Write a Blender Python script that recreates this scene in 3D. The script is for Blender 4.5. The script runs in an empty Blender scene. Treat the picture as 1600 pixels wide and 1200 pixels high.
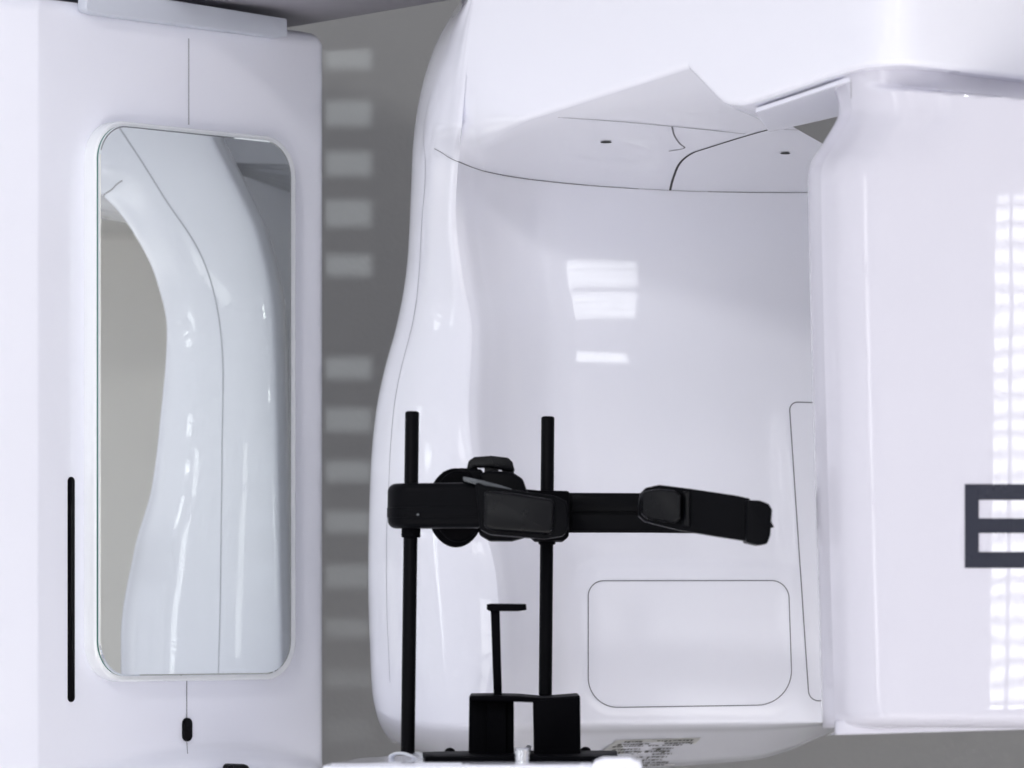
import bpy, bmesh, math, random
import numpy as np
from mathutils import Vector, Matrix
from mathutils.bvhtree import BVHTree

random.seed(7)
sc = bpy.context.scene
COL = sc.collection

# ------------------------------------------------------------------ camera
F, HZ, EYE, D = 7000.0, 960.0, 1.25, 2.2087      # focal length in photo pixels, horizon row, eye height, how far the camera stands back
cam_d = bpy.data.cameras.new('camera')
cam = bpy.data.objects.new('camera', cam_d)
COL.objects.link(cam)
cam.location = (0, -D, EYE)
cam.rotation_euler = (math.pi / 2, 0, 0)
cam_d.sensor_width = 36.0
cam_d.lens = 36.0 * F / 1600.0
cam_d.shift_y = (HZ - 600.0) / 1600.0
cam_d.clip_start, cam_d.clip_end = 0.02, 200
cam_d.dof.use_dof = True
cam_d.dof.focus_distance = 1.86 + D
cam_d.dof.aperture_fstop = 7.5
sc.camera = cam

# ------------------------------------------------------------------ light
world = bpy.data.worlds.new('World')
sc.world = world
world.use_nodes = True
bg = world.node_tree.nodes['Background']
bg.inputs['Color'].default_value = (0.895, 0.905, 1.0, 1)
bg.inputs['Strength'].default_value = 0.66
sc.view_settings.view_transform = 'Standard'
sc.view_settings.look = 'None'
sc.view_settings.exposure = 0.33
sc.view_settings.gamma = 1.0
sc.cycles.max_bounces = 14
sc.cycles.diffuse_bounces = 10
sc.cycles.glossy_bounces = 6
sc.cycles.use_denoising = True
KEY_POS, KEY_L = Vector((-1.26, -2.7, 3.83)), 82.0
spot_d = bpy.data.lights.new('daylight_through_blind', 'SPOT')
spot = bpy.data.objects.new('daylight_through_blind', spot_d)
COL.objects.link(spot)
SPOT = Vector((0.12, -6.0, 1.25))
spot.location = SPOT
spot.rotation_euler = (Vector((-0.18, 2.7, 1.85)) - SPOT).to_track_quat('-Z', 'Y').to_euler()
spot_d.energy = 820
spot_d.color = (0.86, 0.93, 1.0)
spot_d.shadow_soft_size = 0.004
spot_d.spot_size = math.radians(11)
spot_d.spot_blend = 0.9

lamp_d = bpy.data.lights.new('added_floor_fill', 'AREA')      # added fill lamp: brightens the pale floor so it bounces light upward
lamp = bpy.data.objects.new('added_floor_fill', lamp_d)
COL.objects.link(lamp)
lamp.location = (-0.1, -1.2, 3.4)
lamp_d.shape = 'RECTANGLE'; lamp_d.size, lamp_d.size_y = 4.2, 3.4
lamp_d.spread = math.radians(28)
lamp_d.energy = 118
lamp_d.color = (1.0, 0.98, 0.97)

# ------------------------------------------------------------------ helpers
def P(px, py, Y):
    return Vector(((px - 800) / F * (Y+D), Y, EYE + (HZ - py) / F * (Y+D)))

def ray(px, py):
    return Vector(((px - 800) / F, 1.0, (HZ - py) / F))

def pch(tab):
    """smooth monotone interpolation through (x, y...) rows"""
    a = np.array(tab, float)
    x, ys = a[:, 0], a[:, 1:]
    h = np.diff(x)[:, None]
    d = np.diff(ys, axis=0) / h
    m = np.zeros_like(ys)
    m[0], m[-1] = d[0], d[-1]
    for i in range(1, len(x) - 1):
        for j in range(ys.shape[1]):
            if d[i-1, j] * d[i, j] > 0:
                w1, w2 = 2*h[i, 0] + h[i-1, 0], h[i, 0] + 2*h[i-1, 0]
                m[i, j] = (w1 + w2) / (w1 / d[i-1, j] + w2 / d[i, j])
    def f(t):
        t = min(max(t, x[0]), x[-1])
        i = min(max(int(np.searchsorted(x, t)) - 1, 0), len(x) - 2)
        hh = x[i+1] - x[i]; s = (t - x[i]) / hh
        r = ((1+2*s)*(1-s)**2*ys[i] + s*(1-s)**2*hh*m[i] + s*s*(3-2*s)*ys[i+1] + s*s*(s-1)*hh*m[i+1])
        return float(r[0]) if len(r) == 1 else r
    return f

def catmull(pts, n):
    """smooth curve through points (any dimension), n samples per span"""
    a = [np.array(p, float) for p in pts]
    a = [2*a[0]-a[1]] + a + [2*a[-1]-a[-2]]
    out = []
    for i in range(1, len(a) - 2):
        for k in range(n):
            t = k / n
            out.append(0.5*((2*a[i]) + (-a[i-1]+a[i+1])*t + (2*a[i-1]-5*a[i]+4*a[i+1]-a[i+2])*t*t
                            + (-a[i-1]+3*a[i]-3*a[i+1]+a[i+2])*t**3))
    out.append(a[-2])
    return out

def sm(x, a, b):
    t = min(max((x - a) / (b - a), 0), 1)
    return t*t*(3-2*t)

def fillet(pts, r, n=6, closed=True):
    """round the corners of a 2-D outline; r a number or one per corner"""
    out = []
    N = len(pts)
    for i, p in enumerate(pts):
        p = Vector(p[:2]); rr = r[i] if isinstance(r, (list, tuple)) else r
        if (not closed and i in (0, N-1)) or rr <= 0:
            out.append(tuple(p)); continue
        a, b = Vector(pts[i-1][:2]), Vector(pts[(i+1) % N][:2])
        da, db = (a-p), (b-p)
        la, lb = da.length, db.length
        da.normalize(); db.normalize()
        ang = da.angle(db)
        if ang > math.pi - 0.02:
            out.append(tuple(p)); continue
        tl = min(rr / math.tan(ang/2), la*0.49, lb*0.49)
        r2 = tl * math.tan(ang/2)
        c = p + (da+db).normalized() * (r2 / math.sin(ang/2))
        s, e = p+da*tl - c, p+db*tl - c
        a0 = math.atan2(s.y, s.x); a1 = math.atan2(e.y, e.x)
        dlt = (a1-a0+math.pi) % (2*math.pi) - math.pi
        for k in range(n+1):
            t = a0 + dlt*k/n
            out.append((c.x + r2*math.cos(t), c.y + r2*math.sin(t)))
    return out

ROOTS = {}
def tag(o, label, cat, group=None):
    o['label'] = label; o['category'] = cat
    if group: o['group'] = group
    return o

def thing(name, label, cat, loc, group=None):
    o = bpy.data.objects.new(name, None)
    o.empty_display_size = 0.05
    COL.objects.link(o)
    o.location = loc
    ROOTS[o.name] = Vector(loc)
    return tag(o, label, cat, group)

def root_loc(o):
    while o.parent: o = o.parent
    return ROOTS.get(o.name, Vector((0, 0, 0)))

def obj(name, bm, mats, parent=None, smooth=40):
    """link a bmesh as one mesh object"""
    off = root_loc(parent) if parent else Vector((0, 0, 0))
    if off.length: bmesh.ops.translate(bm, verts=bm.verts, vec=-off)
    me = bpy.data.meshes.new(name)
    bm.to_mesh(me); bm.free()
    for m in (mats if isinstance(mats, (list, tuple)) else [mats]): me.materials.append(m)
    o = bpy.data.objects.new(name, me)
    COL.objects.link(o)
    if parent: o.parent = parent
    if smooth:
        me.shade_smooth()
        try: me.set_sharp_from_angle(angle=math.radians(smooth))
        except Exception: pass
    return o

def struct(name, bm, m, smooth=0):
    o = obj(name, bm, m, None, smooth); o['kind'] = 'structure'; return o

def grid(bm, rows, mat=0, flip=False):
    vs = [[bm.verts.new(p) for p in r] for r in rows]
    for i in range(len(vs)-1):
        for j in range(len(vs[i])-1):
            q = [vs[i][j], vs[i][j+1], vs[i+1][j+1], vs[i+1][j]]
            if flip: q.reverse()
            try: f = bm.faces.new(q); f.material_index = mat
            except ValueError: pass
    return vs

def prism(bm, base, vec, bevel=0.0, seg=3, mat=0):
    """closed solid: 3-D outline pushed along vec, both rims rounded"""
    vec = Vector(vec)
    lo = [bm.verts.new(p) for p in base]
    hi = [bm.verts.new(Vector(p)+vec) for p in base]
    n = len(base); fs = [bm.faces.new(lo), bm.faces.new(list(reversed(hi)))]
    for i in range(n):
        fs.append(bm.faces.new([lo[i], hi[i], hi[(i+1) % n], lo[(i+1) % n]]))
    for f in fs: f.material_index = mat
    bmesh.ops.recalc_face_normals(bm, faces=fs)
    if bevel > 0:
        es = [e for e in fs[0].edges] + [e for e in fs[1].edges]
        bmesh.ops.bevel(bm, geom=es, offset=bevel, segments=seg, profile=0.5, affect='EDGES', clamp_overlap=True)

def slab(bm, outline, Y, thick, bevel=0.003, r=6, tilt=0.0, x0=800, seg=3, mat=0):
    """an outline in photo pixels stood at its distance Y and given real thickness going back"""
    pts = fillet(outline, r)
    prism(bm, [P(x, y, Y + tilt*(x-x0)) for x, y in pts], (0, thick, 0), bevel, seg, mat)

def plan(bm, pts, z0, z1, bevel=0.003, seg=3, mat=0):
    prism(bm, [(x, y, z0) for x, y in pts], (0, 0, z1-z0), bevel, seg, mat)

def tube(bm, pts, rad, n=20, cap=True, mat=0, flat=None):
    pts = [Vector(p) for p in pts]
    rads = rad if isinstance(rad, (list, tuple)) else [rad]*len(pts)
    rings = []
    up = Vector((0, 0, 1))
    for i, p in enumerate(pts):
        t = (pts[min(i+1, len(pts)-1)] - pts[max(i-1, 0)]).normalized()
        a = t.cross(up)
        if a.length < 1e-3: a = t.cross(Vector((0, 1, 0)))
        a.normalize(); b = t.cross(a).normalized()
        fa, fb = flat or (1, 1)
        rings.append([bm.verts.new(p + a*math.cos(2*math.pi*k/n)*rads[i]*fa + b*math.sin(2*math.pi*k/n)*rads[i]*fb) for k in range(n)])
    for r0, r1 in zip(rings, rings[1:]):
        for k in range(n):
            f = bm.faces.new([r0[k], r0[(k+1) % n], r1[(k+1) % n], r1[k]]); f.material_index = mat
    if cap:
        f = bm.faces.new(list(reversed(rings[0]))); f.material_index = mat
        f = bm.faces.new(rings[-1]); f.material_index = mat

def rod(bm, a, b, r, bev=0.0015, n=24, mat=0):
    a, b = Vector(a), Vector(b); d = (b-a).normalized()
    tube(bm, [a, a+d*bev, b-d*bev, b-d*bev*0.3, b], [r-bev, r, r, r-bev*0.5, r-bev*1.2], n, mat=mat)

def bvh_of(bm):
    bm.verts.ensure_lookup_table(); bm.faces.ensure_lookup_table()
    return BVHTree.FromBMesh(bm)

def hit(bvh, px, py):
    d = ray(px, py)
    loc, nor, _, _ = bvh.ray_cast(Vector((0, -D, EYE)), d.normalized(), 20)
    if loc is None: return None, None
    if nor.dot(d) > 0: nor = -nor
    return loc, nor

def ribbon(bm, bvh, pts, w, mat=1, lift=0.0003, n=14, smooth=True, ends=None):
    """a narrow panel gap lying in a surface; pts in photo pixels found on the surface"""
    c = catmull(pts, n) if smooth and len(pts) > 2 else [np.array(pts[0])*(1-k/n/2)+np.array(pts[-1])*k/n/2 for k in range(2*n+1)]
    hs = [hit(bvh, q[0], q[1]) for q in c]
    hs = [h for h in hs if h[0] is not None]
    prev = None
    for i, (l, nr) in enumerate(hs):
        t = hs[min(i+1, len(hs)-1)][0] - hs[max(i-1, 0)][0]
        if t.length < 1e-7: continue
        s = nr.cross(t.normalized()).normalized()
        k = 1.0
        if ends: k = max(0.12, min(1, ends[0] + (ends[1]-ends[0])*i/len(hs)))
        a, b = bm.verts.new(l+nr*lift+s*w*k/2), bm.verts.new(l+nr*lift-s*w*k/2)
        if prev and (l-prev[2]).length < 0.08:
            f = bm.faces.new([prev[0], a, b, prev[1]]); f.material_index = mat
        prev = (a, b, l)

def decal(bm, bvh, outline, mat, lift=0.0006, inner=None):
    """flat marking wrapped on a surface"""
    vs = []
    for x, y in outline:
        l, nr = hit(bvh, x, y)
        if l is None: return
        vs.append(bm.verts.new(l+nr*lift))
    f = bm.faces.new(vs); f.material_index = mat

# ------------------------------------------------------------------ materials
def mat(name, col, rough=0.4, metal=0.0, coat=0.0, bump=0.0, bscale=8.0, vary=0.0, vscale=4.0, rvary=0.0, emit=None, ior=1.5, spec=0.5, detail=2.0):
    m = bpy.data.materials.new(name); m.use_nodes = True
    nt = m.node_tree; b = nt.nodes['Principled BSDF']
    b.inputs['Base Color'].default_value = (*col, 1)
    b.inputs['Roughness'].default_value = rough
    b.inputs['Metallic'].default_value = metal
    b.inputs['Coat Weight'].default_value = coat
    b.inputs['Coat Roughness'].default_value = 0.02
    b.inputs['IOR'].default_value = ior
    b.inputs['Specular IOR Level'].default_value = spec
    tc = nt.nodes.new('ShaderNodeTexCoord')
    if bump:
        n = nt.nodes.new('ShaderNodeTexNoise'); n.inputs['Scale'].default_value = bscale; n.inputs['Detail'].default_value = detail
        bp = nt.nodes.new('ShaderNodeBump'); bp.inputs['Strength'].default_value = bump; bp.inputs['Distance'].default_value = 0.01
        nt.links.new(tc.outputs['Object'], n.inputs['Vector']); nt.links.new(n.outputs['Fac'], bp.inputs['Height'])
        nt.links.new(bp.outputs['Normal'], b.inputs['Normal']); nt.links.new(bp.outputs['Normal'], b.inputs['Coat Normal'])
    if vary:
        n = nt.nodes.new('ShaderNodeTexNoise'); n.inputs['Scale'].default_value = vscale; n.inputs['Detail'].default_value = 5
        r = nt.nodes.new('ShaderNodeMapRange'); r.inputs['To Min'].default_value = 1-vary; r.inputs['To Max'].default_value = 1+vary
        x = nt.nodes.new('ShaderNodeVectorMath'); x.operation = 'SCALE'; x.inputs[0].default_value = col
        nt.links.new(tc.outputs['Object'], n.inputs['Vector']); nt.links.new(n.outputs['Fac'], r.inputs['Value'])
        nt.links.new(r.outputs['Result'], x.inputs['Scale']); nt.links.new(x.outputs['Vector'], b.inputs['Base Color'])
    if rvary:
        n = nt.nodes.new('ShaderNodeTexNoise'); n.inputs['Scale'].default_value = 30; n.inputs['Detail'].default_value = 6
        r = nt.nodes.new('ShaderNodeMapRange'); r.inputs['From Min'].default_value = 0.3; r.inputs['From Max'].default_value = 0.75
        r.inputs['To Min'].default_value = rough; r.inputs['To Max'].default_value = rough+rvary
        nt.links.new(tc.outputs['Object'], n.inputs['Vector']); nt.links.new(n.outputs['Fac'], r.inputs['Value'])
        nt.links.new(r.outputs['Result'], b.inputs['Roughness'])
    if emit:
        b.inputs['Emission Color'].default_value = (*emit[0], 1); b.inputs['Emission Strength'].default_value = emit[1]
    return m

M_WHITE = mat('white_gloss_shell', (0.86, 0.868, 0.935), 0.010, bump=0.010, bscale=7, rvary=0.010, vary=0.012, vscale=3)
M_WHITE2 = mat('white_gloss_housing', (0.655, 0.648, 0.718), 0.010, bump=0.012, bscale=9, rvary=0.01, vary=0.012, vscale=4)  # same white plastic as the shell, darkened to offset the stronger light on it
M_COLUMN = mat('white_column_shell', (0.88, 0.89, 0.965), 0.06, coat=0.25, bump=0.03, bscale=6, rvary=0.06)
M_SEAM = mat('panel_gap', (0.22, 0.22, 0.24), 0.6)
M_SEAM2 = mat('faint_panel_gap', (0.42, 0.43, 0.47), 0.5)
M_SEAMD = mat('deep_panel_gap', (0.03, 0.03, 0.03), 0.7)
M_FRAME = mat('mirror_frame_white', (0.86, 0.88, 0.90), 0.22)
M_MIRROR = mat('mirror_silver', (0.86, 0.90, 0.885), 0.0, metal=1.0)
M_GLASS = mat('glass_green_edge', (0.06, 0.17, 0.145), 0.12, coat=0.3)
M_BLACK = mat('black_satin_plastic', (0.0022, 0.0024, 0.0035), 0.36, bump=0.05, bscale=900, rvary=0.12, spec=0.06)
M_RUBBER = mat('black_pad', (0.0012, 0.0014, 0.0024), 0.24, rvary=0.08, spec=0.2)
M_MATTE = mat('black_matte', (0.002, 0.002, 0.003), 0.5, rvary=0.1, spec=0.03)
M_GREYP = mat('grey_plastic', (0.10, 0.11, 0.12), 0.3)
M_GLOSSB = mat('black_gloss_screen', (0.001, 0.001, 0.002), 0.05, spec=0.12)
M_BRACK = mat('pale_grey_bracket', (0.58, 0.61, 0.68), 0.35, rvary=0.1)
M_CARR = mat('grey_carriage', (0.30, 0.29, 0.32), 0.45, vary=0.06, rvary=0.1)
M_METAL = mat('bright_metal', (0.75, 0.76, 0.78), 0.15, metal=1.0)
M_WALL = mat('grey_wall_paint', (0.31, 0.31, 0.30), 0.75, bump=0.08, bscale=220, vary=0.05, vscale=2.5)
M_BEIGE = mat('beige_wall_paint', (0.80, 0.78, 0.755), 0.8, bump=0.1, bscale=250, vary=0.04)
M_CEIL = mat('ceiling_paint', (0.62, 0.61, 0.60), 0.9)
M_FLOOR = mat('grey_floor', (0.60, 0.59, 0.585), 0.5, vary=0.10, vscale=3)
M_E = mat('dark_blue_lettering', (0.020, 0.022, 0.038), 0.25, rvary=0.1, spec=0.25)
M_LABEL = mat('rating_label', (0.55, 0.55, 0.53), 0.5)
M_INK = mat('label_print', (0.11, 0.11, 0.10), 0.6)
M_STRAP = mat('white_soft_strap', (0.78, 0.80, 0.84), 0.5)
M_WINF = mat('window_frame_white', (0.7, 0.7, 0.72), 0.5)
M_KEY = mat('daylight_pane_bright', (0, 0, 0), 1, emit=((1, 0.985, 0.97), KEY_L))
M_PANE = mat('daylight_pane', (0, 0, 0), 1, emit=((0.96, 0.985, 1), 6.0))
M_PANE3 = mat('added_streak_pane', (0, 0, 0), 1, emit=((0.98, 0.99, 1), 3.0))
M_PANE2 = mat('daylight_pane_soft', (0, 0, 0), 1, emit=((0.96, 0.985, 1), 7.5))
M_BLIND = mat('blind_slat_white', (0.7, 0.7, 0.7), 0.6)

# ------------------------------------------------------------------ setting
WALL_Y = 2.70
bm = bmesh.new(); grid(bm, [[(-4, WALL_Y, 0), (3.2, WALL_Y, 0)], [(-4, WALL_Y, 2.9), (3.2, WALL_Y, 2.9)]])
struct('wall', bm, M_WALL)
bm = bmesh.new(); grid(bm, [[(-5, -9, 0), (3.2, -9, 0)], [(-5, WALL_Y, 0), (3.2, WALL_Y, 0)]])
struct('floor', bm, M_FLOOR)
bm = bmesh.new(); grid(bm, [[(2.75, -4, 0), (2.75, WALL_Y, 0)], [(2.75, -4, 2.5), (2.75, WALL_Y, 2.5)]])
struct('side_wall', bm, M_BEIGE)
bm = bmesh.new(); plan(bm, [(2.35, -1.0), (2.746, -1.0), (2.746, 2.69), (2.35, 2.69)], 1.86, 2.5, 0)
struct('ceiling', bm, M_CEIL)

# ------------------------------------------------------------------ column with mirror
AL = math.atan(1.034)
U = Vector((math.cos(AL), math.sin(AL), 0)); NRM = Vector((math.sin(AL), -math.cos(AL), 0))
C0 = P(310, HZ, 2.02)
def col_sz(px, py, t=0.0):
    """where the line of sight meets the column front plane: (along, height)"""
    d = ray(px, py); o = Vector((0, -D, EYE))
    k = (C0 + NRM*t - o).dot(NRM) / d.dot(NRM)
    q = o + d*k
    return (q-C0).dot(U), q.z
def CW(s, z, t=0.0):
    return Vector((C0.x, C0.y, 0)) + U*s + NRM*t + Vector((0, 0, z))
def cpx(x): return col_sz(x, HZ)[0]

col_root = thing('xray_column', 'tall white glossy column carrying a long rounded mirror and the grey overhead carriage', 'column', CW(0, 0, -0.2))
sr, sl = cpx(515), cpx(60)
prof = fillet([(sr-0.02, -0.25), (sr, 0.0), (sl, 0.0), (sl-0.20, -0.07), (sl-0.16, -0.30)], [0, 0.015, 0.012, 0.02, 0], 8, closed=False)
# dense samples along the front so the fairing at the foot can swell out of it
dense = []
for a, b in zip(prof, prof[1:]):
    n = max(1, int(math.hypot(b[0]-a[0], b[1]-a[1]) / 0.006))
    for k in range(n): dense.append((a[0]+(b[0]-a[0])*k/n, a[1]+(b[1]-a[1])*k/n))
dense.append(prof[-1])
ztop = 1.815
arc = pch([(-200, 1230), (60, 1212), (150, 1195), (230, 1173), (330, 1161), (420, 1168), (508, 1188), (560, 1200)])
zs = [0.0, 0.5] + [0.9 + 0.005*k for k in range(70)] + [1.25, 1.4, 1.6, ztop-0.016]
zs += [ztop-0.012, ztop-0.006, ztop-0.002, ztop]
def fair(s, t, z):
    if t < -0.006 or z > 1.2: return t
    q = CW(s, z, t); px = 800 + q.x/(q.y+D)*F; py = HZ - (q.z-EYE)/(q.y+D)*F
    a = py - arc(px)
    side = sm(s, sl, sl+0.05) * (1-sm(s, sr-0.03, sr))
    return t + 0.020*sm(a, -4, 34)*side
rows = []
for i, z in enumerate(zs):
    ins = 0.0
    dz = ztop - z
    if dz < 0.013: ins = 0.013 - math.sqrt(max(0, 0.013**2-(0.013-dz)**2))
    rows.append([CW(s + (ins if s < (sl+sr)/2 else -ins), z, fair(s, t, z) - ins) for s, t in dense])
bm = bmesh.new(); vs = grid(bm, rows)
try: bm.faces.new(vs[-1])
except Exception: pass
bmesh.ops.recalc_face_normals(bm, faces=bm.faces)
bv = bvh_of(bm)
ribbon(bm, bv, [(294.5, 60), (294.5, 195)], 0.0018, 2)
ribbon(bm, bv, [(291.5, 1062), (291.5, 1122)], 0.0011, 1)
ribbon(bm, bv, [(291.5, 1159), (293, 1178)], 0.0008, 1)
body = obj('column_body', bm, [M_COLUMN, M_SEAM, M_SEAM2], col_root)

# mirror: white frame, glass slab with green rim
def rrect(x0, x1, ytop, ybot, r, t):
    s0, s1 = col_sz(x0, HZ, t)[0], col_sz(x1, HZ, t)[0]
    zt = col_sz((x0+x1)/2, ytop, t)[1]; zb = col_sz((x0+x1)/2, ybot, t)[1]
    return [(a, b) for a, b in fillet([(s0, zb), (s1, zb), (s1, zt), (s0, zt)], r, 12)]
bm = bmesh.new()
prism(bm, [CW(s, z, -0.002) for s, z in rrect(149, 464, 200.5, 1064, 0.037, 0.0165)], NRM*0.0185, 0.0035, 4)
fr = obj('mirror', bm, M_FRAME, col_root)
bm = bmesh.new()
prism(bm, [CW(s, z, 0.0163) for s, z in rrect(155, 455.5, 207.5, 1055.5, 0.033, 0.0215)], NRM*0.0055, 0.0017, 2, mat=1)
for f in bm.faces:
    if f.normal.dot(NRM) > 0.999: f.material_index = 0
obj('glass', bm, [M_MIRROR, M_GLASS], fr, 0)
T_MIR = 0.0218
def capsule(x0, x1, y0, y1, t0, t1, bev, name, m, parent):
    s0, s1 = cpx(x0), cpx(x1); zt = col_sz((x0+x1)/2, y0)[1]; zb = col_sz((x0+x1)/2, y1)[1]
    bm = bmesh.new()
    prism(bm, [CW(s, z, t0) for s, z in fillet([(s0, zb), (s1, zb), (s1, zt), (s0, zt)], (s1-s0)*0.499, 8)], NRM*(t1-t0), bev, 2)
    return obj(name, bm, m, parent)
capsule(105.5, 116.5, 745, 1097, -0.004, 0.0006, 0.0003, 'display_slot', M_GLOSSB, col_root)
capsule(284.2, 298.3, 1121.5, 1158.5, -0.004, 0.003, 0.0012, 'button', M_GLOSSB, col_root)
# knob on the fairing
bm = bmesh.new()
c = CW(col_sz(366, 1203, 0.03)[0], col_sz(366, 1203, 0.03)[1], 0.03)
tube(bm, [c+NRM*-0.03, c+NRM*0.012, c+NRM*0.016, c+NRM*0.018], [0.006, 0.006, 0.005, 0.0025], 20)
obj('knob', bm, M_RUBBER, col_root)
# pale bracket bar under the carriage
bm = bmesh.new()
def cp(px, py, t): s, z = col_sz(px, py, t); return CW(s, z, t)
t0 = 0.014
pts = []
for x, y in fillet([(136, -22), (449, 29), (450, 57), (436, 58.5), (152, 22), (135, 16)], [3, 3, 3, 4, 12, 8], 5): pts.append(cp(x, y, t0))
prism(bm, pts, NRM*-0.013, 0.002, 3)
obj('bracket_bar', bm, M_BRACK, col_root)
# overhead carriage: flat grey underside
bm = bmesh.new()
plan(bm, [(-0.40, 2.435), (-0.1883, 2.185), (-0.02, 1.98), (-0.05, 1.80), (-0.19, 1.80), (-0.34, 1.98), (-0.55, 1.93)], 1.83, 1.98, 0.004)
plan(bm, fillet([(-0.16, 2.10), (-0.16, 1.55), (0.10, 1.02), (0.60, 1.02), (0.60, 1.75), (0.20, 2.10)], 0.05, 5), 1.985, 2.22, 0.012)  # unseen block added overhead to shade the arm
obj('carriage', bm, M_CARR, col_root)
# arm from the column to the chin rest, below the picture
bm = bmesh.new()
prism(bm, [CW(s, 1.03, 0.02) for s in (cpx(280), cpx(420))] + [Vector((-0.02, 1.60, 1.03)), Vector((-0.10, 1.52, 1.03))], (0, 0, 0.055), 0.006, 3)
obj('support_arm', bm, M_COLUMN, col_root)

# ------------------------------------------------------------------ rotating arm
arm = thing('rotating_arm', 'white glossy rotating scanner arm with a dark E on its right housing', 'scanner arm', (0.15, 1.75, 1.80))

xs = pch([(-140, 790), (-60, 752), (0, 722), (30, 701), (70, 680), (110, 666), (170, 652), (230, 645), (300, 642), (400, 637), (450, 631),
          (510, 619), (580, 600), (640, 588), (720, 580), (800, 577), (900, 575.5), (1000, 578), (1080, 582), (1120, 590),
          (1150, 604), (1172, 624), (1190, 655), (1200, 690)])
xc = pch([(-140, 775), (0, 742), (100, 730), (190, 722), (252, 716), (330, 712), (430, 722), (520, 737), (640, 732), (740, 742), (820, 757), (900, 775),
          (1000, 782), (1130, 770), (1200, 790)])
def yl(p):       # the arm's flat side runs forward and to the right
    c = (p-800)/F
    return (1.77016-1.2*c*D)/(1+1.2*c)
yc_low = pch([(-140, yl(775)), (0, yl(742)), (100, yl(730)), (190, yl(722)+0.004), (252, 1.888), (320, 1.918), (400, 1.94), (483, 1.95), (642, 1.943), (745, 1.935), (850, 1.917), (1000, 1.903), (1130, 1.905), (1200, 1.945)])
def yc_tab(y): return yl(xc(y)) + 0.004*sm(y, 60, 190) if y <= 190 else yc_low(y)
xe = pch([(0, 0), (1, 1)])
ybot = pch([(560, 1140), (600, 1158), (640, 1178), (700, 1193), (760, 1203), (900, 1208), (1000, 1201), (1100, 1194), (1180, 1187), (1240, 1170),
            (1290, 1150), (1330, 1138), (1420, 1133)])
yedge = pch([(560, 1095), (640, 1122), (700, 1128), (800, 1128), (1420, 1128)])

def rrsd(x, y, x0, x1, y0, y1, r):
    cx, cy, hx, hy = (x0+x1)/2, (y0+y1)/2, (x1-x0)/2-r, (y1-y0)/2-r
    dx, dy = abs(x-cx)-hx, abs(y-cy)-hy
    return math.hypot(max(dx, 0), max(dy, 0)) + min(max(dx, dy), 0) - r

gx = pch([(560, 1.995), (860, 1.9950), (900, 1.9951), (1000, 1.9957), (1100, 1.9976), (1262, 2.0035), (1420, 2.013)])
wx = pch([(0, 1), (0.07, 0.95), (0.2, 0.74), (0.4, 0.42), (0.6, 0.19), (0.8, 0.05), (1.0, 0), (99, 0)])
steep = pch([(-99, 0), (0, 0), (4, 0.5), (8, 1.6), (12, 2.7), (16, 3.3), (20, 3.4), (9999, 3.4)])
def gentle(x):
    return x*x/80 if x < 8 else min(0.8+(x-8)*0.2, 1.6)
def face_depth(px, y):
    """front face of the rear housing: distance at a picture column and row"""
    a = xc(y); yc = yc_tab(y)
    w_ = wx(max(0, (px-a)/165))
    d = gx(px) + (yc-1.995)*w_ + (1-w_)*(min(y-600, 0)/F*4.2)**2/5.0
    # raised pillow round the access panel
    d -= 0.005
    d += 0.001*gentle(max(0, (rrsd(px, y, 919, 1238, 907, 1105, 40)+6)*0.6))
    d += 0.001*steep((rrsd(px, y, 903, 1250, 893, 1170, 50)+2)*0.6)
    # slight ridge beside the narrow right panel
    ln = 1230 + (y-628)*0.068
    d -= 0.0035*sm(px, ln-34, ln+2)*sm(y, 540, 760)
    return d

from functools import lru_cache
ysil = pch([(-140, 1.955), (60, 1.97), (160, 1.985), (260, 2.012), (345, 2.034), (480, 2.050), (900, 2.057), (1200, 2.06)])
def left_curve(y):
    """plan curve from the hidden back round the silhouette to the front corner"""
    a, b, yc = xs(y), xc(y), yc_tab(y)
    w = b-a
    yb = ysil(y); q = yb-yc
    k = 1-sm(y, 150, 330); wm = w*0.0006; mx = lambda u, v: u*(1-k)+v*k
    return [(a+120, yb+0.020), (a+45, yb+0.018), (a+9, yb+0.011), (a, yb), (a+0.10*w, yc+0.72*q), (a+0.38*w, yc+mx(0.36*q, min(0.36*q, 0.62*wm*2.6))), (a+0.72*w, yc+mx(0.11*q, 0.28*wm*1.75)), (mx(b-9, b-0.12*w), yc+mx(0.016*q, 0.12*wm*1.35)), (b, yc)]
@lru_cache(None)
def left_pts(y): return catmull(left_curve(y), NL)

# column keys right of the corner: E = lower edge of the arm, S = seam with the rear housing
def zy(py): return 1360/(HZ-py)   # the underside rises a little towards the front
keysE = [(722, 190, yl(722)+0.004), (740, 199, yl(740)+0.001), (758, 207, yl(758)), (800, 194, yl(800)), (880, 168.5, yl(880)), (960, 142.5, yl(960)), (1030, 120, yl(1030)), (1075, 105, yl(1075))]
keysS = [(716, 252, 1.888), (740, 262, 1.924), (770, 270, 1.956), (830, 280, 1.994), (930, 290, 2.012), (1040, 297, 2.013), (1150, 300, 2.014), (1420, 301, 2.026)]
NC = 20
Ecol = catmull(keysE, NC); Scol = catmull(keysS, NC)

bm = bmesh.new()
cols = []      # each: list of world points top to bottom
NL = 8
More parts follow.
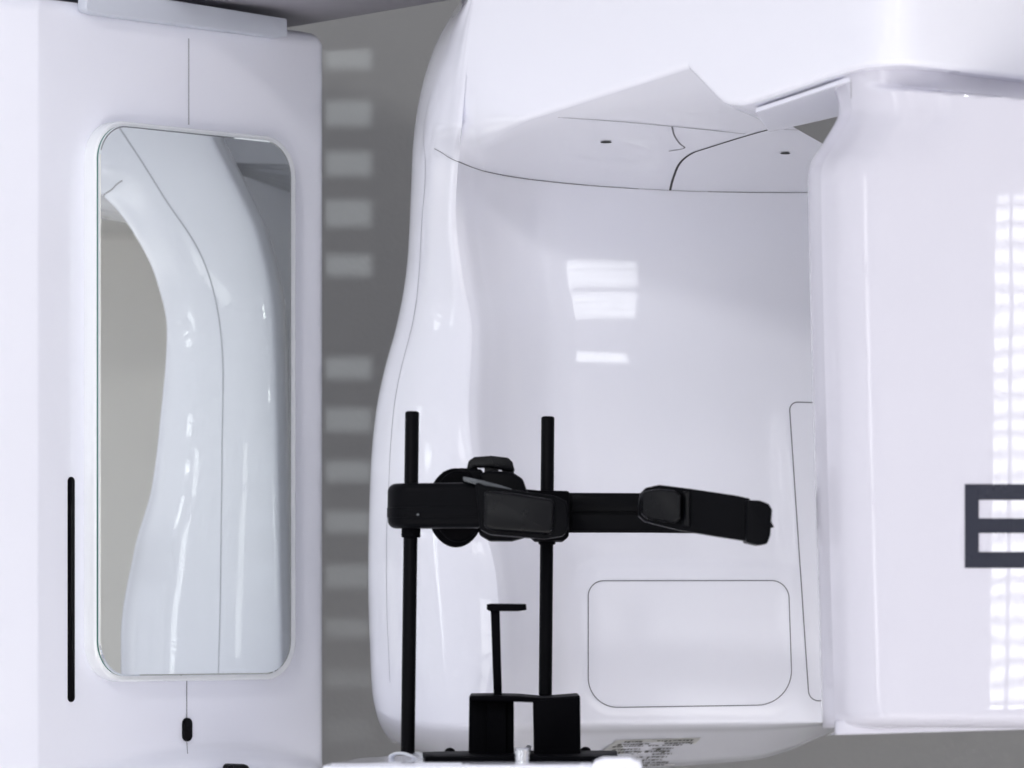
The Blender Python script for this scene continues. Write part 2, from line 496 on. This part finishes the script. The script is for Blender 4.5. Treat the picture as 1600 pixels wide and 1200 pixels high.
# left part: columns from the back to the corner
nl = len(catmull(left_curve(300), NL))
yrows = [-140 + k*(190+140)/14 for k in range(14)]
yrowsE = 190
def hull_rows(px):
    ye, yb = yedge(px), ybot(px)
    return [(ye + (yb-ye)*k/26, k/26) for k in range(1, 27)]
RY = [252 + (1128-252)*k/190 for k in range(1, 191)]
def drop(v, px):
    # the belly turns under: quickly at first, then runs back
    k = sm(px, 740, 900)
    return k*(0.006*sm(v, 0, 0.12) + 0.20*max(0, v-0.05)*sm(v, 0.0, 0.25)) + (1-k)*0.22*v*v + 0.25*max(0, v-0.9)
tops = []
for j in range(nl):
    c = []
    def at(y):
        return left_pts(round(y, 2))[j]
    for y in yrows: q = at(y); c.append(P(q[0], y, q[1]))
    fr_ = sm(j, nl*0.55, nl-1)
    yS = 236 + 16*fr_
    for k in range(0, 13):
        y = 190 + (yS-190)*k/12; q = at(y); c.append(P(q[0], y, q[1]))
    ye = yedge(at(1120)[0])
    for k in range(1, 191):
        y = yS + (ye-yS)*k/190; q = at(y); c.append(P(q[0], y, q[1]))
    for k in range(1, 27):
        v = k/26
        yb = ybot(at(1150)[0]); y = ye + (yb-ye)*v; q = at(y)
        c.append(P(q[0], y, q[1] + drop(v, q[0])*0.6))
    cols.append(c)
for j in range(1, len(Ecol)):
    E, S = Ecol[j], Scol[j]
    Ew, Sw = P(*E), P(*S)
    c = []
    T = P(E[0], -140, E[2]); T.x = Ew.x
    prof_pts = []
    crease = sm(E[0], 730, 830)
    r = 0.05*(1-crease) + 0.007
    # vertical face down to E, rounded, then ceiling back to S
    d1 = (T-Ew); l1 = d1.length; d1.normalize(); d2 = (Sw-Ew); l2 = d2.length; d2.normalize()
    ang = d1.angle(d2); tl = min(r/math.tan(ang/2), l1*0.6, l2*0.6)
    A, B = Ew+d1*tl, Ew+d2*tl
    yA = HZ - (A.z-EYE)*F/(A.y+D)
    for k in range(14):
        y = -140 + (yA+140)*k/14
        x = E[0] + (xc(y)-xc(190))*(1-sm(E[0], 722, 960))
        c.append(P(x, y, yl(x) + (E[2]-yl(E[0]))*sm(y, 60, 190)))
    for k in range(6):
        t = k/6; c.append(A*(1-t)**2 + Ew*2*t*(1-t) + B*t*t)
    # ceiling runs back and rolls down into the seam
    for k in range(6): c.append(B + (Sw-B)*(k/6))
    c.append(Sw)
    px = S[0]
    for k in range(1, 191):
        y = S[1] + (yedge(px)-S[1])*k/190
        # columns fan slightly so they follow the corner
        a0 = xc(252); off = (xc(y)-a0)*(1-sm(px, 716, 905))
        x = px + off
        d = face_depth(x, y)
        d += (S[2]-face_depth(px, S[1]))*(1-sm(k, 0, 25))
        c.append(P(x, y, d))
    xl = px + (xc(1128)-xc(252))*(1-sm(px, 716, 905)); dl = face_depth(xl, 1128)
    for y, v in hull_rows(xl):
        c.append(P(xl, y, dl + drop(v, xl)*(0.6+0.4*sm(xl, 760, 950))))
    cols.append(c)
n_rows = min(len(c) for c in cols)
rows = [[c[i] for c in cols] for i in range(n_rows)]
# close the hidden back
for r_ in rows:
    r_.append(Vector((r_[-1].x+0.03, 2.25, r_[-1].z))); r_.append(Vector((r_[0].x, r_[0].y, r_[0].z)))
grid(bm, rows)
bmesh.ops.recalc_face_normals(bm, faces=bm.faces)
bv = bvh_of(bm)
rear_bv = bv
ribbon(bm, bv, [(679, 232), (690, 238), (702, 246), (716, 252.5), (740, 262), (770, 270.5), (830, 280.5), (930, 290.5), (1047, 297.2), (1150, 300.3), (1270, 300.8)], 0.0010, 1, n=16)
# side seam, met by sight lines turned by the mirror
def mhit(bvh, px, py):
    d = ray(px, py); o = Vector((0, -D, EYE))
    k = (C0 + NRM*T_MIR - o).dot(NRM) / d.dot(NRM)
    q = o + d*k; r = (d - 2*d.dot(NRM)*NRM).normalized()
    loc, nor, _, _ = bvh.ray_cast(q, r, 5)
    if loc is None: return None, None
    return loc, (-nor if nor.dot(r) > 0 else nor)
_h = hit; hit = mhit
ribbon(bm, bv, [(187, 200), (225, 258), (262, 317), (310, 390), (336, 465), (348, 560), (347, 700), (346, 800), (344, 950), (341, 1062)], 0.0012, 2, n=16, ends=(1.1, 0.6))
hit = _h
# ceiling seams
ribbon(bm, bv, [(1047, 297), (1052, 278), (1062, 255), (1080, 240), (1105, 231), (1180, 208), (1275, 183)], 0.0022, 3, n=12)
ribbon(bm, bv, [(872, 183), (960, 189), (1070, 199), (1165, 209)], 0.0012, 1)
ribbon(bm, bv, [(1050, 198), (1054, 212), (1062, 224), (1069, 231), (1045, 236)], 0.0016, 1, smooth=True)
ribbon(bm, bv, [(1225, 202), (1250, 203), (1290, 208)], 0.0012, 1)
# access panel outline
ol = fillet([(919, 907.5), (1232, 907), (1238.5, 1101), (919, 1106)], [24, 28, 54, 46], 12)
for a, b in zip(ol, ol[1:]+ol[:1]):
    ribbon(bm, bv, [a, b], 0.00105, 1, n=max(2, int(math.hypot(a[0]-b[0], a[1]-b[1])/10)), smooth=False)
ol = fillet([(1300, 630), (1233, 628), (1264, 1095), (1300, 1095)], [0, 12, 16, 0], 8, closed=False)
for a, b in zip(ol, ol[1:]):
    ribbon(bm, bv, [a, b], 0.0011, 1, n=max(2, int(math.hypot(a[0]-b[0], a[1]-b[1])/8)), smooth=False)
rear = obj('rear_housing', bm, [M_WHITE, M_SEAM, M_SEAM2, M_SEAMD], arm, smooth=60)
# screw recesses on the underside
for (x, y, w, h) in ((947, 221, 9, 1.7), (1227, 238.5, 8, 1.5)):
    bm = bmesh.new()
    decal(bm, bv, [(x+w*math.cos(a*math.pi/8), y+h*math.sin(a*math.pi/8)) for a in range(16)], 0, 0.0008)
    obj('screw_recess', bm, M_SEAMD, rear)
# rating label with its print
bm = bmesh.new()
def lab(u, v):
    top = (963 + 133*u, 1156 - 4*u); bot = (905 + 145*u, 1201 - 3*u)
    return (top[0]*(1-v)+bot[0]*v, top[1]*(1-v)+bot[1]*v)
decal(bm, bv, [lab(0, 0), lab(1, 0), lab(1, 0.93), lab(0, 0.93)], 0, 0.0004)
rl = random.Random(3)
for v, segs in ((0.04, ((0.12, 0.34), (0.5, 0.92))), (0.13, ((0.08, 0.45), (0.62, 0.95))), (0.20, ((0.05, 0.40), (0.46, 0.58), (0.62, 0.86))),
                (0.31, ((0.03, 0.42), (0.55, 0.80))), (0.40, ((0.06, 0.46), (0.5, 0.78))), (0.50, ((0.02, 0.40), (0.62, 0.84))),
                (0.60, ((0.03, 0.30), (0.40, 0.55), (0.6, 0.82))), (0.70, ((0.1, 0.5), (0.58, 0.8))), (0.79, ((0.3, 0.9),)), (0.88, ((0.35, 0.88),))):
    for a, b in segs:
        u = a
        while u < b:
            w = rl.uniform(0.012, 0.05)
            h = rl.uniform(0.025, 0.045)
            if rl.random() < 0.12: h *= 1.9
            decal(bm, bv, [lab(u, v), lab(min(u+w, b), v), lab(min(u+w, b), v+h), lab(u, v+h)], 1, 0.0009)
            u += w + rl.uniform(0.006, 0.018)
obj('rating_label', bm, [M_LABEL, M_INK], rear)

# flange: outer cover of the arm from the notch to the nose
bm = bmesh.new()
Lk = [(x, y, yl(x)) for x, y in ((1075, 105), (1092, 122), (1108, 139), (1124, 155), (1131, 160.5), (1142, 163.2), (1165, 163), (1210, 149), (1260, 132), (1300, 118.5), (1340, 107.5))] + [(1376, 103, yl(1376)+0.0035), (1410, 101.5, 1.412),
      (1450, 104.5, 1.417), (1520, 113.5, 1.436), (1600, 124, 1.462), (1700, 139, 1.50), (1800, 158, 1.58), (1860, 180, 1.70)]
Lc = catmull(Lk, 6)
rows = []
for q in Lc:
    L = P(*q); T = Vector((L.x, L.y, 2.05))
    k = sm(q[0], 1130, 1330)
    # the face leans in a little towards its rim near the nose
    c = [T + (L-T)*(i/20) for i in range(20)]
    g = Vector((0.25, 1, 0)).normalized() if q[0] < 1500 else Vector((-0.6, 1, 0)).normalized()
    r = 0.006
    A = L + Vector((0, 0, r)); B = L + g*r
    for i in range(7):
        t = i/6; c.append(A*(1-t)**2 + L*2*t*(1-t) + B*t*t)
    c.append(L + g*0.05 + Vector((0, 0, 0.0)))
    c.append(L + g*0.20 + Vector((0, 0, 0.004)))
    rows.append(c)
grid(bm, rows)
bmesh.ops.recalc_face_normals(bm, faces=bm.faces)
obj('arm_cover', bm, M_WHITE, arm, smooth=60)

# right housing
def XR(px, Y): return (px-800)/F*(Y+D)
xl_t = pch([(100, 1296), (118, 1297), (136, 1303), (152, 1308), (170, 1311), (182, 1309), (196, 1302), (230, 1281), (255, 1266), (275, 1262), (320, 1262.5), (600, 1269), (1000, 1280.5), (1100, 1283.5), (1140, 1286)])
ytab = [98, 105, 112, 117, 122, 126, 130, 133, 136, 139, 142, 145, 148, 152, 156, 162, 168, 174, 180, 186, 192, 200, 210, 220, 230, 240, 248, 256, 264, 272, 282, 300] + list(range(320, 1100, 20)) + [1100, 1110, 1117, 1122, 1127, 1131, 1134.5, 1137, 1138.6]
rows = []
for y in ytab:
    xl = xl_t(y)
    d = 0.0
    bot = 0.0
    if y > 1116: bot = 0.02 - math.sqrt(max(0, 1-((y-1116)/23)**2))*0.02
    key = [(xl+26, 1.66), (xl+8, 1.60), (xl+1, 1.535), (xl, 1.508), (xl+4, 1.492), (xl+18, 1.474), (xl+24, 1.468), (xl+50, 1.448), (xl+95, 1.431), (xl+150, 1.4233), (1500, 1.4135), (1600, 1.4028), (1750, 1.3895), (1860, 1.3826), (1930, 1.42), (1950, 1.52), (1950, 1.64)]
    c = catmull(key, 6)
    r_ = []
    for q in c:
        yy = q[1] + bot
        step = (0.020 + 0.065*sm(q[0], 1420, 1650))*(1-sm(y, 128 + (q[0]-1400)*0.06, 142+(q[0]-1400)*0.06))*sm(q[0], 1335, 1450)
        Yr = min(q[1], 1.50)
        z = EYE + (HZ-y)/F*(Yr+D)
        r_.append(Vector((XR(q[0], yy+step), yy+step, z)))
    rows.append(r_)
bm = bmesh.new(); vs = grid(bm, rows)
try: bm.faces.new(vs[-1]); bm.faces.new(list(reversed(vs[0])))
except Exception: pass
bmesh.ops.recalc_face_normals(bm, faces=bm.faces)
e_bv = bvh_of(bm)
ribbon(bm, e_bv, [(1330, 124), (1330.5, 154)], 0.0010, 1, n=6)
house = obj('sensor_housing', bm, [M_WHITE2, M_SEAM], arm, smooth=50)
# letter E standing on the housing face
bm = bmesh.new()
def decal_strip(x0, x1, y0, y1):
    n = max(1, int((x1-x0)/12))
    up = []; lo = []
    for k in range(n+1):
        x = x0+(x1-x0)*k/n
        for yy, lst in ((y0, up), (y1, lo)):
            l, nr = hit(e_bv, x, yy); lst.append(bm.verts.new(l+nr*0.0006))
    for k in range(n): bm.faces.new([up[k], up[k+1], lo[k+1], lo[k]])
decal_strip(1507.5, 1529.5, 756.5, 887.5)
decal_strip(1529.5, 1660, 756.5, 781); decal_strip(1529.5, 1645, 810, 833); decal_strip(1529.5, 1660, 862.5, 887.5)
bmesh.ops.remove_doubles(bm, verts=bm.verts, dist=0.0001)
obj('letter_e', bm, M_E, house)
# top plate of the housing, just under the flange
bm = bmesh.new()
rows = []
for q in Lc:
    if q[0] < 1170 or q[0] > 1356: continue
    L = P(*q) + Vector((0.006, 0.018, 0))
    bk_ = Vector((L.x+0.02, max(L.y+0.10, 1.70), L.z))
    rows.append([bk_+Vector((0, 0, -0.0018)), L+Vector((0, 0, -0.0018)), L+Vector((0, 0, -0.0055)), bk_+Vector((0, 0, -0.0055))])
vs = grid(bm, rows); bm.faces.new(vs[0]); bm.faces.new(list(reversed(vs[-1])))
bmesh.ops.recalc_face_normals(bm, faces=bm.faces)
obj('top_plate', bm, M_WHITE, house)
# rear cover lip below
bm = bmesh.new()
fr2 = catmull([(1312, 1.500), (1304, 1.475), (1320, 1.462), (1400, 1.446), (1600, 1.420), (1750, 1.41), (1900, 1.44)], 6)
base = []
for x, Y in fr2:
    base.append(P(x, 1149 - (x-1300)*0.030, Y))
base += [Vector((0.5, 1.66, base[-1].z)), Vector((XR(1335, 1.66), 1.66, base[0].z))]
prism(bm, base, (0, 0, 0.012), 0.0018, 3)
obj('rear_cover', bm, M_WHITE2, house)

# ------------------------------------------------------------------ head support
hs = thing('head_support', 'black head support with two upright rods and padded temple arms', 'head support', P(745, 1185, 1.65))
def part(name, parent, m, *calls, smooth=40):
    bm = bmesh.new()
    for c in calls: c(bm)
    return obj(name, bm, m, parent, smooth)
YL, YRt = 1.62, 1.70
r1 = part('support_rod', hs, M_BLACK, lambda b: rod(b, P(637, 1178, YL), P(644, 642.5, YL), 11*(YL+D)/F))
part('collar', r1, M_MATTE, lambda b: rod(b, P(642, 840, YL), P(642.3, 815, YL), 15*(YL+D)/F, 0.0008))
r2 = part('support_rod', hs, M_BLACK, lambda b: rod(b, P(852, 1088, YRt), P(856, 650.5, YRt), 10.4*(YRt+D)/F))
part('collar', r2, M_MATTE, lambda b: rod(b, P(854.5, 851, YRt), P(854.5, 835, YRt), 13.5*(YRt+D)/F, 0.0008))
# left temple arm: round loop on the rod running to the right
rc = P(643, HZ, YL)
def loop_plan(grow, x1=756):
    c = (rc.x+0.002, rc.y+0.002); R = 0.0225+grow
    pts = []
    for k in range(0, 17):
        a = math.pi/2 + math.pi*k/16
        pts.append((c[0]+R*math.cos(a), c[1]+R*math.sin(a)))
    pts.append((XR(x1, 1.585), 1.578-grow)); pts.append((XR(x1, 1.60), 1.628+grow))
    return pts
def zat(y, Y): return EYE+(HZ-y)/F*(Y+D)
def loop(b):
    plan(b, loop_plan(0.0), zat(825, 1.60), zat(754.5, 1.60), 0.007, 5)
def loop2(b):
    plan(b, loop_plan(0.0005), zat(808, 1.60), zat(792.5, 1.60), 0.0004, 2)
la = part('temple_arm', hs, M_BLACK, loop, loop2,
          lambda b: slab(b, [(742, 752), (757, 758), (800, 765), (868, 775), (886, 784), (888.5, 822), (882, 837), (852, 842), (766, 835), (750, 827)], 1.560, 0.040, 0.005, [4, 5, 20, 14, 8, 14, 10, 14, 12, 6], seg=4))
part('temple_pad', la, M_RUBBER, lambda b: slab(b, [(756, 766), (800, 770), (862, 780), (867, 788), (864, 836), (770, 829), (756, 824)], 1.5545, 0.012, 0.004, [6, 12, 7, 6, 8, 8, 8], seg=4))
part('screw', la, M_GREYP, lambda b: rod(b, P(653, 804, 1.605), P(653, 804, 1.594), 0.0011, 0.0003, 12))
part('highlight_strip', la, M_GREYP, lambda b: slab(b, [(723, 744.5), (738, 747), (778, 757), (800, 764), (800, 769), (760, 762), (724, 751)], 1.575, 0.022, 0.002, 2))  # grey slab put in for the highlight along the arm's top edge
# adjustment wheel and pod behind
def ell(cx, cy, rx, ry, n=40): return [(cx+rx*math.cos(2*math.pi*k/n), cy+ry*math.sin(2*math.pi*k/n)) for k in range(n)]
part('adjustment_wheel', hs, M_MATTE,
     lambda b: slab(b, ell(712, 793, 45, 62), 1.640, 0.030, 0.006, 0, seg=4),
     lambda b: slab(b, ell(716, 791, 40, 56), 1.634, 0.010, 0.003, 0, seg=3))
pod = part('nape_pod', hs, M_BLACK, lambda b: slab(b, [(748, 740), (765, 735), (800, 737), (817, 748), (823, 765), (830, 775), (826, 838), (800, 845), (765, 845), (748, 835)], 1.640, 0.05, 0.006, [8, 8, 14, 12, 8, 8, 14, 10, 10, 8], seg=4),
     lambda b: slab(b, [(690, 737), (720, 731), (752, 733), (760, 748), (756, 770), (690, 770)], 1.648, 0.04, 0.005, 5))
part('handle', pod, M_RUBBER, lambda b: slab(b, [(728.5, 736), (732, 720), (741, 714), (768, 712), (794, 715), (801, 722), (804.5, 736), (796, 736.5), (768, 730), (744, 730)], 1.652, 0.03, 0.0025, [2, 6, 6, 10, 8, 6, 2, 2, 3, 3]),
     lambda b: slab(b, [(729, 734), (746, 729), (746, 745), (729, 745)], 1.658, 0.014, 0.001, 1),
     lambda b: slab(b, [(757, 728), (779, 729), (779, 745), (757, 745)], 1.658, 0.014, 0.001, 1),
     lambda b: slab(b, [(784, 730), (803, 735), (803, 750), (784, 750)], 1.658, 0.014, 0.001, 1))
# rear band and clamp on the right rod
bt = [(826, 771), (889, 767.5), (889, 770), (1000, 770.5), (1110, 775), (1150, 778), (1150, 832), (1110, 833), (1000, 832), (850, 832), (826, 820)]
part('back_band', hs, M_BLACK, lambda b: slab(b, bt, 1.735, 0.016, 0.002, 1.5),
     lambda b: slab(b, [(893, 772.5), (1110, 778), (1110, 799), (893, 799)], 1.7325, 0.006, 0.0012, 1),
     lambda b: slab(b, [(893, 803), (1110, 803), (1110, 829.5), (893, 829.5)], 1.7325, 0.006, 0.0012, 1),
     lambda b: slab(b, [(1120, 778), (1196, 790), (1196, 838), (1120, 832)], 1.735, 0.016, 0.002, 1.5, tilt=-0.0018, x0=1120))
part('clamp_block', hs, M_MATTE, lambda b: slab(b, [(820, 764), (840, 766), (889, 767), (889, 838), (880, 845), (836, 845), (820, 830)], 1.670, 0.075, 0.004, [4, 10, 4, 6, 5, 5, 6]))
# right temple arm
ra = part('temple_arm', hs, M_BLACK, lambda b: slab(b, [(998, 788), (1001, 770), (1009, 762), (1030, 757.5), (1075, 763), (1150, 774), (1172, 779), (1172, 846), (1120, 838), (1060, 828), (1008, 815), (998, 806)], 1.560, 0.024, 0.006, [3, 5, 6, 8, 30, 20, 2, 2, 20, 20, 8, 4], tilt=-0.00028, x0=1000, seg=4))
part('temple_pad', ra, M_RUBBER, lambda b: slab(b, [(1003, 768), (1030, 763), (1054, 766), (1064, 774), (1064, 811), (1054, 818), (1012, 811), (1002, 803)], 1.5500, 0.014, 0.0045, [6, 8, 6, 5, 6, 6, 8, 6], tilt=-0.00028, x0=1000, seg=4),
     lambda b: slab(b, [(1066, 768), (1078, 768), (1078, 824), (1066, 822)], 1.5575, 0.012, 0.003, 3, tilt=-0.00028, x0=1000))
part('end_cap', ra, M_BLACK, lambda b: slab(b, [(1166, 781), (1188, 782), (1201, 787), (1206.5, 796), (1204, 836), (1199, 850), (1186, 851.5), (1166, 847)], 1.495, 0.055, 0.0045, [3, 8, 6, 5, 8, 6, 6, 3], seg=4),
     lambda b: slab(b, [(1204, 812), (1209.5, 824), (1203, 824.5)], 1.51, 0.02, 0.0005, 0.5))

# ------------------------------------------------------------------ chin rest
cr = thing('chin_rest', 'black chin rest post and bracket bolted on a white platform', 'chin rest', P(815, 1185, 1.64))
ZP = zat(1180, 1.673)
bm = bmesh.new()
def PY(px, py): # point on the platform top seen at a pixel
    Y = (EYE-ZP)*F/(py-HZ) - D; return (XR(px, Y), Y)
plan(bm, fillet([PY(503, 1195.5), PY(560, 1184), PY(640, 1180), PY(742, 1177.5), PY(990, 1178), PY(1004, 1186), PY(1004, 1194), PY(503, 1196.5)], [0.006, 0.03, 0.03, 0.02, 0.012, 0.01, 0.006, 0.004], 6), ZP-0.03, ZP, 0.003, 4)
slab(bm, [(921, 1225), (924, 1196), (930, 1189), (944, 1184.5), (985, 1184), (1000, 1190), (1004, 1204), (1005, 1225)], 1.43, 0.05, 0.003, [0, 5, 4, 4, 8, 8, 5, 0], seg=4)
slab(bm, [(500, 1225), (506, 1197), (520, 1193.5), (720, 1193), (735, 1198), (738, 1225)], 1.425, 0.05, 0.002, [0, 5, 6, 12, 8, 0], seg=4)
obj('platform', bm, M_COLUMN, cr)
part('chin_plate', cr, M_MATTE, lambda b: slab(b, [(760.5, 944), (768, 943), (822, 943.5), (823, 953), (810, 955), (765, 955), (760.5, 952.5)], 1.612, 0.024, 0.0012, 1.5))
part('post', cr, M_MATTE, lambda b: slab(b, [(766.5, 953), (780.8, 953), (784.5, 1092), (771.5, 1092)], 1.616, 0.010, 0.0012, 0.5))
bk = part('bracket', cr, M_MATTE,
     lambda b: slab(b, [(733, 1089), (762, 1088.5), (762, 1186), (732, 1186)], 1.598, 0.05, 0.001, 1),
     lambda b: slab(b, [(761, 1089), (791, 1089), (791, 1186), (761, 1186)], 1.594, 0.05, 0.0015, 1),
     lambda b: slab(b, [(790, 1089), (803, 1090), (803, 1186), (790, 1186)], 1.599, 0.05, 0.001, 1),
     lambda b: slab(b, [(833, 1095), (906.5, 1089), (907, 1130), (907.5, 1206), (835, 1206)], 1.575, 0.07, 0.0012, 1),
     lambda b: slab(b, [(733, 1087.5), (770, 1087), (812, 1088), (845, 1091), (868, 1090), (906.5, 1087), (906.5, 1093), (880, 1096), (850, 1098.5), (815, 1097), (733, 1095)], 1.580, 0.135, 0.001, [2, 8, 20, 20, 20, 2, 2, 20, 20, 20, 2]))
bm = bmesh.new()
Zb = ZP
plan(bm, fillet([(XR(660, 1.62), 1.62), (XR(664, 1.50), 1.50), (XR(965, 1.50), 1.50), (XR(964, 1.66), 1.66), (XR(740, 1.66), 1.66)], 0.003, 4), Zb, Zb+0.0045, 0.0008, 2)
obj('base_plate', bm, M_MATTE, cr)
for x, Y in ((703, 1.645), (915, 1.672)):
    bm = bmesh.new()
    c = Vector((XR(x, Y), Y, Zb+0.004))
    rr = 0.0045
    tube(bm, [c, c+Vector((0, 0, 0.0008)), c+Vector((0, 0, 0.002)), c+Vector((0, 0, 0.003)), c+Vector((0, 0, 0.0034))], [rr, rr, rr*0.85, rr*0.5, rr*0.1], 20)
    obj('screw', bm, M_BLACK, cr)
bm = bmesh.new()
c = Vector((XR(816, 1.475), 1.475, Zb-0.012))
tube(bm, [c+Vector((0, 0, 0.002*k)) for k in range(0, 13)], [0.0062 if k % 2 else 0.0068 for k in range(13)], 24)
obj('adjusting_screw', bm, M_METAL, cr)
bm = bmesh.new()
c = P(826, 1169, 1.68)
bmesh.ops.create_uvsphere(bm, u_segments=20, v_segments=12, radius=0.0026, matrix=Matrix.Translation(c))
obj('knob', bm, M_STRAP, cr)

# curled white strap at the rod's foot
bm = bmesh.new()
pts = [P(x, y, Y) for x, y, Y in ((611, 1183, 1.60), (614, 1179, 1.598), (622, 1177, 1.595), (632, 1177.5, 1.59), (642, 1181, 1.588), (650, 1185.5, 1.59), (657, 1187, 1.596), (662, 1184.5, 1.605), (661, 1180, 1.615), (654, 1177.5, 1.622), (645, 1177, 1.628))]
tube(bm, [Vector(p) for p in catmull([tuple(p) for p in pts], 5)], 0.0016, 10, flat=(1.9, 0.8))
o = obj('strap', bm, M_STRAP)
tag(o, 'small curled white strap lying at the foot of the left black rod', 'strap')

# ------------------------------------------------------------------ windows of the room (seen only as reflections and shadows), plus one pane added for its streak
def window(name, label, centre, look, w, h, nx, ny, pane, bar=0.03, slats=0, gap=0.0):
    f = (Vector(look)-Vector(centre)).normalized()
    rgt = f.cross(Vector((0, 0, 1))).normalized(); up = rgt.cross(f).normalized()
    c = Vector(centre)
    root = thing(name, label, 'window', centre)
    def box(bm, u0, u1, v0, v1, d0, d1):
        prism(bm, [c+rgt*u+up*v+f*d0 for u, v in ((u0, v0), (u1, v0), (u1, v1), (u0, v1))], f*(d1-d0), 0)
    bm = bmesh.new()
    b = bar
    box(bm, -w/2-b, -w/2, -h/2-b, h/2+b, -0.02, 0.03); box(bm, w/2, w/2+b, -h/2-b, h/2+b, -0.02, 0.03)
    box(bm, -w/2, w/2, h/2, h/2+b, -0.02, 0.03); box(bm, -w/2, w/2, -h/2-b, -h/2, -0.02, 0.03)
    for k in range(1, nx):
        u = -w/2+w*k/nx; box(bm, u-b*0.35, u+b*0.35, -h/2, h/2, -0.01, 0.012)
    for k in range(1, ny):
        v = -h/2+h*k/ny; box(bm, -w/2, w/2, v-b*0.35, v+b*0.35, -0.008, 0.014)
    obj('frame', bm, M_WINF, root, 0)
    bm = bmesh.new()
    grid(bm, [[c+rgt*u+up*v-f*0.012 for u in (-w/2, w/2)] for v in (-h/2, h/2)])
    obj('pane', bm, pane, root, 0)
    if slats:
        bm = bmesh.new()
        for k in range(slats):
            v = -h/2+h*(k+0.5)/slats
            hh = h/slats*gap
            box(bm, -w/2, w/2, v-hh/2, v+hh/2, 0.04, 0.043)
        obj('blind', bm, M_BLIND, root, 0)
    return root
window('window', 'bright window high behind the camera on the left, its glare on the curved left edge of the arm', KEY_POS, (0.15, 2.0, 1.4), 0.38, 0.38, 2, 2, M_KEY)
window('window', 'double window behind the camera mirrored in the white rear housing', (0.17, -4.2, 2.45), (0.1, 2.0, 1.5), 0.60, 0.40, 2, 2, M_PANE, 0.06, 9, 0.22)
window('window', 'tall glowing pane added far to the left, drawn as a long bright streak along the edge of the arm', (-3.0, -1.0, 1.55), (0.0, 2.0, 1.4), 0.42, 1.25, 1, 3, M_PANE3, 0.04)  # glowing pane added to draw the streak along the arm's corner
window('low_window', 'narrow strip window behind the camera mirrored below the double window in the rear housing', (0.15, -4.2, 1.97), (0.1, 2.0, 1.5), 0.55, 0.07, 1, 1, M_PANE, 0.02)
window('window', 'tall window with a slatted blind mirrored in the right housing beside the E', (-0.87, -3.2, 1.53), (0.35, 1.4, 1.3), 0.42, 1.0, 3, 1, M_PANE2, 0.05, 26, 0.38)
# slatted blind that stripes the grey wall
bd = thing('window_blind', 'slatted blind whose gaps cast pale stripes on the grey wall', 'blind', (0.0, -2.6, 0.9))
YB = -2.6; KB = (YB-SPOT.y)/(WALL_Y-SPOT.y)
def zb_(py): return SPOT.z + (zat(py, WALL_Y)-SPOT.z)*KB
def xb_(px): return SPOT.x + (XR(px, WALL_Y)-SPOT.x)*KB
lit = [(75, 106), (155, 194), (235, 272), (315, 354), (395, 430), (556, 594), (638, 676), (720, 752), (802, 834), (884, 916), (966, 998), (1046, 1078), (1124, 1166)]
bm = bmesh.new()
X0, X1 = xb_(507), xb_(580.5)
rs = random.Random(5)
edges = [-700] + [v + rs.uniform(-3, 3) for ab in lit for v in ab] + [1700]
for a, b in zip(edges[0::2], edges[1::2]):
    za, zb2 = zb_(a), zb_(b)
    plan(bm, [(X0, YB), (X1, YB), (X1, YB+0.003), (X0, YB+0.003)], min(za, zb2), max(za, zb2), 0)
zl, zh = zb_(1700), zb_(-700)
for a, b in ((X1, X1+0.36), (X0-0.36, X0)):
    plan(bm, [(a, YB-0.004), (b, YB-0.004), (b, YB+0.006), (a, YB+0.006)], zl, zh, 0)
obj('slats', bm, M_BLIND, bd, 0)
